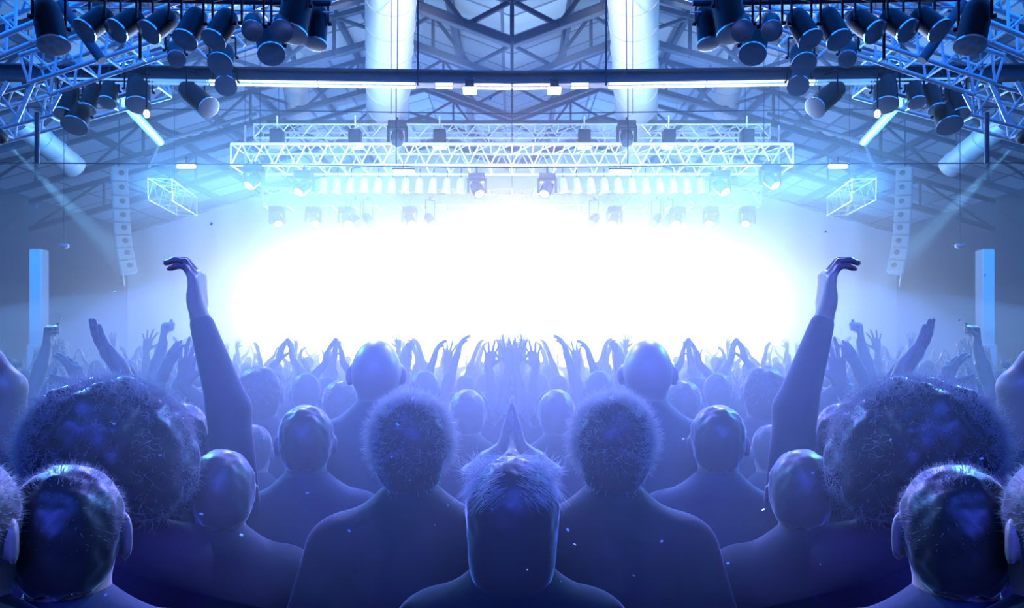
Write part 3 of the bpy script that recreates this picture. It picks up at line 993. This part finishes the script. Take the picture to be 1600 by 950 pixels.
def hair_cap(key, pm, kind, vox):
    hp, H = pm['hp'], pm['H']
    if kind == 'bald': return None
    if kind == 'short':
        pr = [El(hp(0, -.012, 1.668), (.083, .098, .094), H, .02, noise=.0025, ns=90), El(hp(0, -.040, 1.625), (.072, .068, .080), H, .02, noise=.002, ns=90)]
        cl = lambda P: (1.568 + 1.1 * np.maximum(P[:, 1] + .03, 0) + .006 * np.sin(P[:, 0] * 160)) - P[:, 2]
    elif kind == 'bushy':
        pr = [El(hp(0, -.016, 1.668), (.094, .108, .104), H, .02, noise=.004, ns=60), El(hp(0, -.04, 1.61), (.078, .062, .085), H, .03, noise=.003, ns=60)]
        cl = lambda P: (1.545 + 1.4 * np.maximum((P - piv0)[:, 1] - .01, 0)) - P[:, 2]
    elif kind == 'afro':
        pr = [El(hp(.0, -.03, 1.70), (.172, .155, .150), H, .04, noise=.008, ns=42), El(hp(.04, -.04, 1.62), (.150, .12, .11), H, .04, noise=.007, ns=42)]
        cl = lambda P: np.maximum(1.50 - P[:, 2], np.maximum(P[:, 1] - .075, -99)) if False else (1.52 + 2.2 * np.maximum(P[:, 1] - .05, 0)) - P[:, 2]
    elif kind == 'long':
        pr = [El(hp(0, -.012, 1.655), (.098, .112, .113), H, .02, noise=.002, ns=80), El(hp(0, -.045, 1.56), (.088, .065, .095), H, .04)]
        cl = lambda P: (1.455 + 4.0 * np.maximum(P[:, 1] - .02, 0)) - P[:, 2]
    piv0 = np.array([0, 0, 0])
    return skin_mesh(key + '_hair', pr, vox, clip=cl)

def strands(key, pm, count, length, lift, droop, seed, ell, zmin, curl=0.0, w=.0006, part=False, ymax=.06):
    """fine tapering hairs that stand on an ellipsoid (centre, radii in head space)"""
    rng = np.random.RandomState(seed)
    c, r = np.array(ell[0]), np.array(ell[1])
    V, Fc = [], []
    n = 0
    hp = pm['hp']; H = pm['H']
    while n < count:
        u = unit(rng.normal(size=3))
        p = c + u * r
        if p[2] < zmin or p[1] > ymax + .0 or (u[1] < -.62 and not part and rng.rand() < .85): continue
        nr = unit(u / r)
        if part:
            tdir = unit(np.array([np.sign(p[0] + 1e-6) * 1.0, -.3, -.6]))
        else:
            tdir = unit(rng.normal(size=3))
        tdir = unit(tdir - nr * np.dot(tdir, nr))
        L = length * rng.uniform(.4, 1.15)
        q0 = p - nr * .004
        pts = [q0]
        d = unit(nr * lift + tdir * (1 - lift) + rng.normal(size=3) * .18)
        segs = 4 if curl else 3
        for k in range(segs):
            if curl: d = unit(d + rng.normal(size=3) * curl)
            d = unit(d + np.array([0, 0, -droop]))
            pts.append(pts[-1] + d * L / segs)
        side = unit(np.cross(d, nr + .01))
        b = len(V)
        up = np.cross(side, d)
        for k, q in enumerate(pts):
            ww = w * (1 - k / (segs + .3))
            for a in range(3):
                an = a * 2 * PI / 3
                V.append(hp(*(q + (side * math.cos(an) + up * math.sin(an)) * ww)))
        for k in range(segs):
            for a in range(3):
                i, j = b + k * 3 + a, b + k * 3 + (a + 1) % 3
                Fc.append((i, j, j + 3, i + 3))
        n += 1
    me = bpy.data.meshes.new(key + '_strands')
    me.from_pydata([tuple(v) for v in V], [], Fc)
    me.update()
    return me

SKIN = [mat('skin_fair', (0.42, 0.27, 0.21), 0.42, sheen=0.7, noise=.08, scale=30), mat('skin_tan', (0.30, 0.18, 0.13), 0.42, sheen=0.7, noise=.08, scale=30), mat('skin_deep', (0.14, 0.085, 0.06), 0.4, sheen=0.7, noise=.08, scale=30)]
HAIR = {'dark': mat('hair_dark', (0.035, 0.028, 0.025), 0.42, sheen=1.0), 'brown': mat('hair_brown', (0.09, 0.06, 0.045), 0.42, sheen=1.0), 'blond': mat('hair_blond', (0.35, 0.26, 0.16), 0.42, sheen=1.0)}
RIM_STRANDS = {'dark': mat('rim_strand_dark', (0.4, 0.38, 0.38), 0.3, trans=.6), 'brown': mat('rim_strand_brown', (0.6, 0.54, 0.50), 0.3, trans=.6), 'blond': mat('rim_strand_blond', (0.7, 0.64, 0.58), 0.3, trans=.6)}  # paler than the hair caps: the glowing rim is put into the strand colour
SHIRT = [mat('shirt_' + n, tuple(v * .4 for v in c), 0.8, sheen=0.3, bump=.35, scale=7) for n, c in (('black', (.03, .03, .035)), ('navy', (.04, .06, .12)), ('grey', (.16, .17, .19)), ('white', (.45, .46, .48)), ('plum', (.14, .05, .12)), ('denim', (.08, .13, .22)))]
JEANS = mat('dark_jeans', (.03, .04, .07), .8)
SHOE = mat('dark_shoes', (.03, .03, .03), .5)

def make_person(key, loc, label, s=1.0, *a, **k):
    if 'rotz' not in k and not any(isinstance(k.get(q), dict) for q in ('L', 'R')):
        k['rotz'] = math.atan2(-loc[0], loc[1]) * .92
    return make_person_(key, loc, label, s, *a, **k)

def make_person_(key, loc, label, s=1.0, skin=0, shirt=0, hair='short', tone='dark', fuzz=None, rotz=0.0, group=None, mir=True, vox=.006, mlabel=None, strand_tone=None, **kw):
    pm = person_meshes(key, vox=vox, **kw)
    def ob(nm, me, m, parent):
        me.materials.append(m)
        o = bpy.data.objects.new(nm, me)
        COL.objects.link(o)
        if parent: o.parent = parent
        return o
    p = ob('person', pm['body'], SKIN[skin], None)
    p.location = (loc[0], loc[1], 0)
    p.scale = (s, s, s)
    p.rotation_euler.z = rotz
    tag(p, label, 'person', group)
    ob('shirt', pm['shirt'], SHIRT[shirt], p)
    ob('trousers', pm['trousers'], JEANS, p)
    ob('shoes', pm['shoes'], SHOE, p)
    hm = hair_cap(key, pm, hair, vox)
    if hm:
        h = ob('hair', hm, HAIR[tone], p)
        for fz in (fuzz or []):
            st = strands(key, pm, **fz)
            ob('hair_strands', st, RIM_STRANDS[strand_tone or tone], h)
    if mir: mirror(p, mlabel)
    return p
def lw(px, py, d, X, Y, s=1.0):
    """a point of the hall in the frame of a person who stands at X, Y with size s"""
    q = at(px, py, d)
    return ((q.x - X) / s, (q.y - Y) / s, q.z / s)
def wa(el, wr, f, n, **kw):
    return dict(world=1, el=el, wr=wr, f=f, n=n, **kw)

FZ_SHORT = dict(count=2600, length=.014, lift=.8, droop=.02, seed=1, ell=((0, -.012, 1.668), (.083, .098, .094)), zmin=1.59)
FZ_BUSHY = dict(count=6500, length=.038, lift=.75, droop=.03, seed=2, ell=((0, -.016, 1.668), (.094, .108, .104)), zmin=1.60, curl=.35, w=.0008)
FZ_NECK = dict(count=900, length=.020, lift=.5, droop=.25, seed=3, ell=((0, -.04, 1.61), (.078, .062, .085)), zmin=1.54)
FZ_AFRO = dict(count=9000, length=.045, lift=.75, droop=.0, seed=4, ell=((0, -.03, 1.70), (.172, .155, .150)), zmin=1.58, curl=.9, w=.0009)
FZ_AFRO2 = dict(count=4500, length=.045, lift=.75, droop=.05, seed=5, ell=((.04, -.04, 1.62), (.150, .12, .11)), zmin=1.53, curl=.9, w=.0009)
FZ_PART = dict(count=1500, length=.055, lift=.22, droop=.1, seed=6, ell=((0, -.012, 1.655), (.098, .112, .113)), zmin=1.705, part=True)

# ---------------------------------------------------------------- the crowd, nearest first
def place(px, d): return ((px - 800) / F * d, d)
def size_for(py, d, top=1.752): return (CZ - (py - HY) / F * d) / top

HANDUP = dict(curl=(.15, .2, .15), spread=.12, thumb=(.6, .3))
# centre: sleek parted hair, right in front of the lens
X, Y = 0.0, 1.40
make_person('centre', (X, Y), 'person with sleek parted hair, frayed at the parting, exactly centre and lowest', size_for(712, 1.40, 1.768), 0, 0, 'long', 'brown', fuzz=[FZ_PART, dict(count=160, length=.045, lift=.5, droop=-.05, seed=8, ell=((.062, -.01, 1.735), (.03, .03, .018)), zmin=1.72, w=.0009), dict(count=160, length=.045, lift=.5, droop=-.05, seed=9, ell=((-.062, -.01, 1.735), (.03, .03, .018)), zmin=1.72, w=.0009)], mir=False, vox=.0065, strand_tone='blond')  # pale strands on brown hair paint the bright V at the parting
# bottom corner: cropped hair, large ear
X, Y = place(107, 1.12)
make_person('crop', (X, Y), 'man with cropped hair and an ear catching light, bottom left corner', size_for(722, 1.12, 1.766), 0, 1, 'short', 'dark', fuzz=[FZ_SHORT], vox=.0065, big_ears=1.25, head_turn=-.12)
# at the very edge, closer still
X, Y = place(-72, .98)
make_person('edge', (X, Y), 'person cut by the frame edge, bright cheek and hair, lower left', size_for(705, .98, 1.766), 0, 0, 'short', 'brown', fuzz=[dict(FZ_SHORT, seed=14)], vox=.0075, head_turn=-.5)
# wide curly head
X, Y = place(170, 1.62)
s_ = size_for(584, 1.62, 1.86)
make_person('afro', (X, Y), 'person with a very wide mass of curly hair, upper left of the front', s_, 2, 4, 'afro', 'dark', fuzz=[FZ_AFRO, FZ_AFRO2], vox=.0075)
# bushy head left of centre
X, Y = place(642, 1.72)
make_person('bushy', (X, Y), 'person with fluffy glowing hair outline, between centre and the bald head, left', size_for(614, 1.72, 1.778), 0, 0, 'bushy', 'brown', fuzz=[FZ_BUSHY, FZ_NECK], vox=.0065)
# tall man with a raised hooked hand
X, Y = place(282, 2.02)
s_ = .98
LW = lambda px, py, d=2.0: lw(px, py, d, X, Y, s_)
el, wr = LW(358, 640, 2.0), LW(311, 492, 2.0)
h_ = np.array(LW(309, 455, 2.0)) - np.array(wr)
make_person('hook', (X, Y), 'person in loose sleeves raising one tall arm, hand hooked like a beak, left', s_, 1, 1, 'short', 'dark', fuzz=[dict(FZ_SHORT, seed=21)], vox=.0065,
            R=wa(el, wr, h_, (-1, 0, -.1), sleeve=1.9, fat=.060, cuff=.034, hand=dict(ts=-1, per=[(.75, .75, .35), (.65, .8, .4), (.55, .85, .45), (.5, .9, .5)], spread=.02, thumb=(.30, -.05), size=1.12), fr=1.03, flip=True))
# smooth cap of hair below
X, Y = place(478, 2.12)
make_person('smooth', (X, Y), 'person with smooth round head edged by a thin bright arc, left of centre', size_for(631, 2.12, 1.765), 1, 1, 'short', 'dark', vox=.0075)
# bald tall man
X, Y = place(588, 2.46)
make_person('bald', (X, Y), 'tall bald man whose head stands highest against the glow, left', size_for(531, 2.46), 0, 2, 'bald', vox=.0075)
# praying hands over the parted hair
X, Y = 0.0, 2.60
s_ = size_for(700, 2.6, 1.765)
LW = lambda px, py, d=2.55: lw(px, py, d, X, Y, s_)
make_person('pray', (X, Y), 'person holding both palms pressed together overhead, exactly centre', s_, 0, 3, 'short', 'brown', fuzz=[dict(FZ_SHORT, seed=31)], mir=False, vox=.0065,
            L=wa(LW(735, 742, 2.62), LW(785, 698, 2.52), LW(794.5, 640, 2.52) - np.array(LW(785, 698, 2.52)), (1, 0, 0), hand=dict(ts=-1, curl=(.06, .03, .02), spread=.02, thumb=(.15, .4), size=.95)),
            R=wa(LW(865, 742, 2.62), LW(815, 698, 2.52), LW(805.5, 640, 2.52) - np.array(LW(815, 698, 2.52)), (-1, 0, 0), hand=dict(ts=1, curl=(.06, .03, .02), spread=.02, thumb=(.15, .4), size=.95)))
# clapping pair of big hands behind the curls
X, Y = place(232, 2.75)
s_ = .97
LW = lambda px, py, d=2.5: np.array(lw(px, py, d, X, Y, s_))
make_person('clap', (X, Y), 'person clapping with large hands above the curly head, left', s_, 1, 0, 'short', 'dark', vox=.0065,
            L=wa(LW(130, 660, 2.6), LW(196, 588, 2.5), LW(152, 528) - LW(196, 588), (.6, .7, .35), hand=dict(ts=1, curl=(.12, .12, .08), spread=.02, thumb=(.4, .3), size=1.22)),
            R=wa(LW(300, 665, 2.7), LW(216, 600, 2.58), LW(176, 540, 2.58) - LW(216, 600, 2.58), (-.7, -.5, -.4), hand=dict(ts=-1, curl=(.12, .15, .1), spread=.05, thumb=(.5, .3))))
# big open hand beside the raised arm, with a wristband
X, Y = place(318, 3.15)
s_ = .97
LW = lambda px, py, d=3.0: np.array(lw(px, py, d, X, Y, s_))
p = make_person('open', (X, Y), 'person raising an open hand with spread fingers beside the hooked arm, left', s_, 1, 2, 'short', 'dark', vox=.0075,
            L=wa(LW(250, 690, 3.1), LW(248, 600, 3.0), LW(262, 570, 3.0) - LW(248, 600, 3.0), (.6, .7, 0), hand=dict(ts=1, curl=(.1, .1, .1), spread=.06)),
            R=wa(LW(352, 660, 3.1), LW(287, 602, 3.0), LW(290, 567) - LW(285, 602), (.3, .95, .1), hand=dict(ts=-1, per=[(.1, .1, .05), (.12, .12, .05), (.15, .12, .08), (.2, .15, .1)], spread=.30, thumb=(.5, .5), size=1.08)))
# Y-shaped hand
X, Y = place(140, 3.55)
s_ = .96
LW = lambda px, py, d=3.3: np.array(lw(px, py, d, X, Y, s_))
make_person('yhand', (X, Y), 'person holding up a hand with thumb and finger open like a claw, left', s_, 1, 5, 'short', 'brown', vox=.0075,
            R=wa(LW(168, 680, 3.5), LW(129, 604, 3.3), LW(112, 566) - LW(129, 604), (-.8, .3, -.2), hand=dict(ts=1, per=[(.1, .3, .3), (.2, .3, .3), (.3, .35, .3), (.4, .4, .4)], spread=.14, thumb=(.65, .35))),
            L=wa(LW(60, 690, 3.5), LW(80, 640, 3.3), LW(78, 605) - LW(80, 640), (.6, .5, 0)))
# pointed elbow at the frame edge
X, Y = place(-62, 2.1)
s_ = .98
LW = lambda px, py, d=2.0: np.array(lw(px, py, d, X, Y, s_))
make_person('elbow', (X, Y), 'person at the frame edge whose bent bare elbow juts in, left', s_, 1, 1, 'short', 'dark', vox=.0075, sleeve=.4,
            R=wa(LW(14, 604, 2.0), LW(-45, 532, 2.0), LW(-75, 510) - LW(-45, 532), (0, 1, 0)))
# heads of the middle rows
MID = [
    (408, 574, 3.05, 'bushy', 'person with a broad head and neck, just inward of the raised arm, left', 2, dict(fuzz=[dict(FZ_BUSHY, count=1500, seed=41, length=.02)])),
    (532, 593, 3.2, 'short', 'person with rounded hair ahead and to the side of the bald head, left', 0, dict(fuzz=[dict(FZ_SHORT, count=1600, seed=42)])),
    (478, 582, 4.0, 'short', 'person with short glowing hair between two crowd heads, left', 1, {}),
    (730, 607, 3.1, 'short', 'person dimly outlined beside the central glow, left of middle', 0, {}),
    (663, 578, 3.9, 'short', 'person peeping over the fluffy head, left of middle', 3, {}),
    (345, 700, 1.75, 'short', 'short person low in the shadow beneath the hooked arm, left', 0, {}),
]
for k, (px, py, d, hair, lab, sh, kw) in enumerate(MID):
    X, Y = place(px, d)
    make_person('mid%d' % k, (X, Y), lab, size_for(py, d, 1.765), k % 3, sh, hair, 'brown' if k % 2 else 'dark', vox=.009, head_turn=(-.2, .15, 0, .1, -.1, .2)[k], **kw)

# archetypes for the rows behind: bodies with different arms
def arm(el, wr, f, n, **kw): return dict(el=el, wr=wr, f=f, n=n, **kw)
UPC = arm((.26, .10, 1.62), (.07, .16, 1.84), (-.25, .1, 1), (-1, 0, -.1))                    # clapping overhead
UPO = arm((.30, .05, 1.66), (.26, .10, 1.92), (.12, .1, 1), (-.2, 1, 0), hand=dict(spread=.3, curl=(.1, .15, .1)))   # open hand
UPF = arm((.25, .10, 1.66), (.20, .14, 1.93), (0, .1, 1), (-1, .3, 0), hand=dict(curl=(1.5, 1.7, 1.0), spread=0, thumb=(.2, .5)))   # fist
UPW = arm((.34, .06, 1.50), (.30, .20, 1.74), (.1, .3, 1), (-.5, .9, 0), hand=dict(spread=.22))
UPP = arm((.22, .10, 1.68), (.14, .16, 1.95), (-.3, .0, 1), (-.9, .3, 0), hand=dict(spread=.04, curl=(.3, .4, .3)))
ARCH = [('calm', None, None, 'short'), ('clapper', UPC, UPC, 'short'), ('open_right', None, UPO, 'bald'), ('both_open', UPO, UPW, 'bushy'),
        ('fist', UPF, None, 'short'), ('waver', UPW, UPP, 'long'), ('reacher', UPP, UPO, 'short')]
arche = []
for k, (nm, L, R, hair) in enumerate(ARCH):
    pm = person_meshes('far_' + nm, L=L, R=R, vox=.0096, wide=.96)
    hm = hair_cap('far_' + nm, pm, hair, .010)
    arche.append((pm, hm))
variants = {}
def far_person(k, x, y, s, rz, shirt, tone, skin, label, group):
    pm, hm = arche[k]
    objs = []
    def ob(nm, me, m, parent):
        key = (me.name, m.name)
        if key not in variants:          # one mesh per look, shared by all who wear it
            v = me if not me.materials else me.copy()
            if not v.materials: v.materials.append(m)
            else: v.materials[0] = m
            variants[key] = v
        o = bpy.data.objects.new(nm, variants[key])
        COL.objects.link(o)
        if parent: o.parent = parent
        return o
    p = ob('person', pm['body'], SKIN[skin], None)
    p.location = (x, y, 0); p.scale = (s, s, s); p.rotation_euler.z = rz
    tag(p, label, 'person', group)
    ob('shirt', pm['shirt'], SHIRT[shirt], p)
    ob('trousers', pm['trousers'], JEANS, p)
    ob('shoes', pm['shoes'], SHOE, p)
    if hm: ob('hair', hm, HAIR[tone], p)
    mirror(p)
    return p
# hands and heads one can make out: (head px, depth, archetype, top row of the hands, label)
SEEN = [
    (513, 4.6, 1, 527, 'person clapping overhead in a tall triangle of arms before the glow, left'),
    (232, 5.2, 1, 546, 'person clapping behind the curly head, before the raised arm, left'),
    (203, 8.6, 3, 520, 'distant person with splayed fingers above the big clapping hands, left'),
    (24, 6.2, 6, 560, 'person reaching up near the side wall, outermost on the left'),
    (42, 5.2, 4, 568, 'person with one fist up, second from the left frame edge'),
    (66, 6.8, 5, 560, 'person waving both hands before the lit column, left'),
    (90, 5.4, 6, 566, 'person reaching with bent hands right of the lit column, left side'),
    (262, 6.3, 6, 556, 'distant person reaching up between clapping hands and open hand, left'),
    (384, 6.0, 3, 556, 'distant person with a splayed hand inward of the hooked arm, left'),
    (455, 6.3, 5, 560, 'distant person waving low in the white glow, left'),
    (548, 6.2, 2, 556, 'distant bald person with one open hand, next to the bald head, left'),
    (648, 5.4, 6, 530, 'hazy person reaching up inward of the bald head, left'),
    (676, 4.7, 4, 538, 'hazy person with a fist up over the fluffy head, left of middle'),
    (703, 4.4, 6, 528, 'hazy person with a long arm up near the central glow, left of middle'),
    (742, 4.2, 6, 520, 'hazy person with arm raised into the central glow, left of middle'),
]
TOPS = [1.75, 2.03, 2.10, 2.10, 2.03, 2.12, 2.13]
used = [(place(px, d)) for px, d, *_ in SEEN]
for px, d, k, py, lab in SEEN:
    X, Y = place(px, d)
    far_person(k, X, Y, (CZ - (py - HY) / F * d) / TOPS[k], 0, k % 6, ('dark', 'brown')[k % 2], k % 3, lab, 'people with raised hands')
POSE = ['with arms down', 'clapping overhead', 'bald, one open hand up', 'with both open hands up', 'with one fist up', 'with long hair waving both hands', 'reaching up with bent hands']
taken = used + [place(px, d) for px, py, d, *_ in MID] + [place(px, d) for px, d in ((588, 2.46), (232, 2.75), (318, 3.15), (140, 3.55), (478, 2.12))] + [(0, 2.6)]
rng = random.Random(7)
y = 3.3
while y < 19.6:
    step = .66 + .035 * (y - 3)
    half = .76 * y + .4
    x = .26 + rng.uniform(0, .2)
    while x < min(half, 14.5):
        xx, yy = -x + rng.uniform(-.08, .08), y + rng.uniform(-.12, .12)
        if all((xx - a) ** 2 + (yy - b) ** 2 > .42 ** 2 for a, b in taken):
            k = rng.choice([0, 0, 0, 0, 1, 2, 3, 4, 5, 6]) if y > 5.5 else rng.choice([0, 0, 0, 1, 4])
            far_person(k, xx, yy, rng.uniform(.90, 1.0), rng.uniform(-.25, .25), (k + 3 * rng.randrange(2)) % 6, ('dark', 'brown')[k % 2], k % 3,
                       'person %s, %s the crowd, left half' % (POSE[k], 'in nearer rows of' if yy < 6.5 else 'in the middle of' if yy < 10 else 'at stage side of'), 'packed crowd before the stage, left half')
            taken.append((xx, yy))
        x += step
    y += step * (1.0 if y < 8 else 1.7)
# fill the shoulders of the near rows
for px, d, lab in ((395, 2.75, 'short person hidden in shadow inward of the hooked arm, left'), (20, 2.75, 'short person in shadow behind the curly head, outer left')):
    X, Y = place(px, d)
    far_person(0, X, Y, .90, .1, 1, 'dark', 0, lab, None)

# ---------------------------------------------------------------- confetti glints in the air
rng = random.Random(3)
spots = [(178, 662), (132, 712), (58, 740), (250, 712), (285, 686), (315, 803), (377, 836), (410, 686), (612, 714), (583, 690), (620, 664), (612, 637), (768, 796), (768, 153), (824, 890), (898, 850), (887, 828), (1192, 796), (1282, 881), (1138, 880), (1100, 690), (1068, 686), (1392, 687), (112, 929), (165, 930), (877, 908), (1034, 846), (57, 322), (153, 352), (93, 497), (115, 458), (178, 455), (112, 428), (330, 350), (1270, 740), (1534, 716), (1480, 745), (1057, 760), (700, 790), (640, 750), (522, 665), (545, 830), (480, 770), (990, 900), (1330, 600), (1500, 500), (1540, 430), (1230, 350), (1290, 362), (680, 820)]
fl = None
for k, (px, py) in enumerate(spots):
    c = at(px, py, rng.uniform(.75, .95))
    r = rng.uniform(.0010, .0022)
    mb = MB().add([(-r, 0, -r * .6), (r, 0, -r * .5), (r * .8, r * .5, r * .6), (-r * .9, r * .4, r * .5), (-r, r*.3, -r * .6), (r, r*.3, -r * .5), (r * .8, r * .8, r * .6), (-r * .9, r * .7, r * .5)], [(0, 1, 2, 3), (7, 6, 5, 4), (0, 4, 5, 1), (1, 5, 6, 2), (2, 6, 7, 3), (3, 7, 4, 0)])
    o = mb.build('confetti_fleck', M['confetti'])
    o.location = c
    o.rotation_euler = (rng.uniform(-1, 1), rng.uniform(-1, 1), rng.uniform(-1, 1))
    tag(o, 'tiny pale confetti fleck drifting above the crowd', 'confetti', 'confetti flecks in the air')
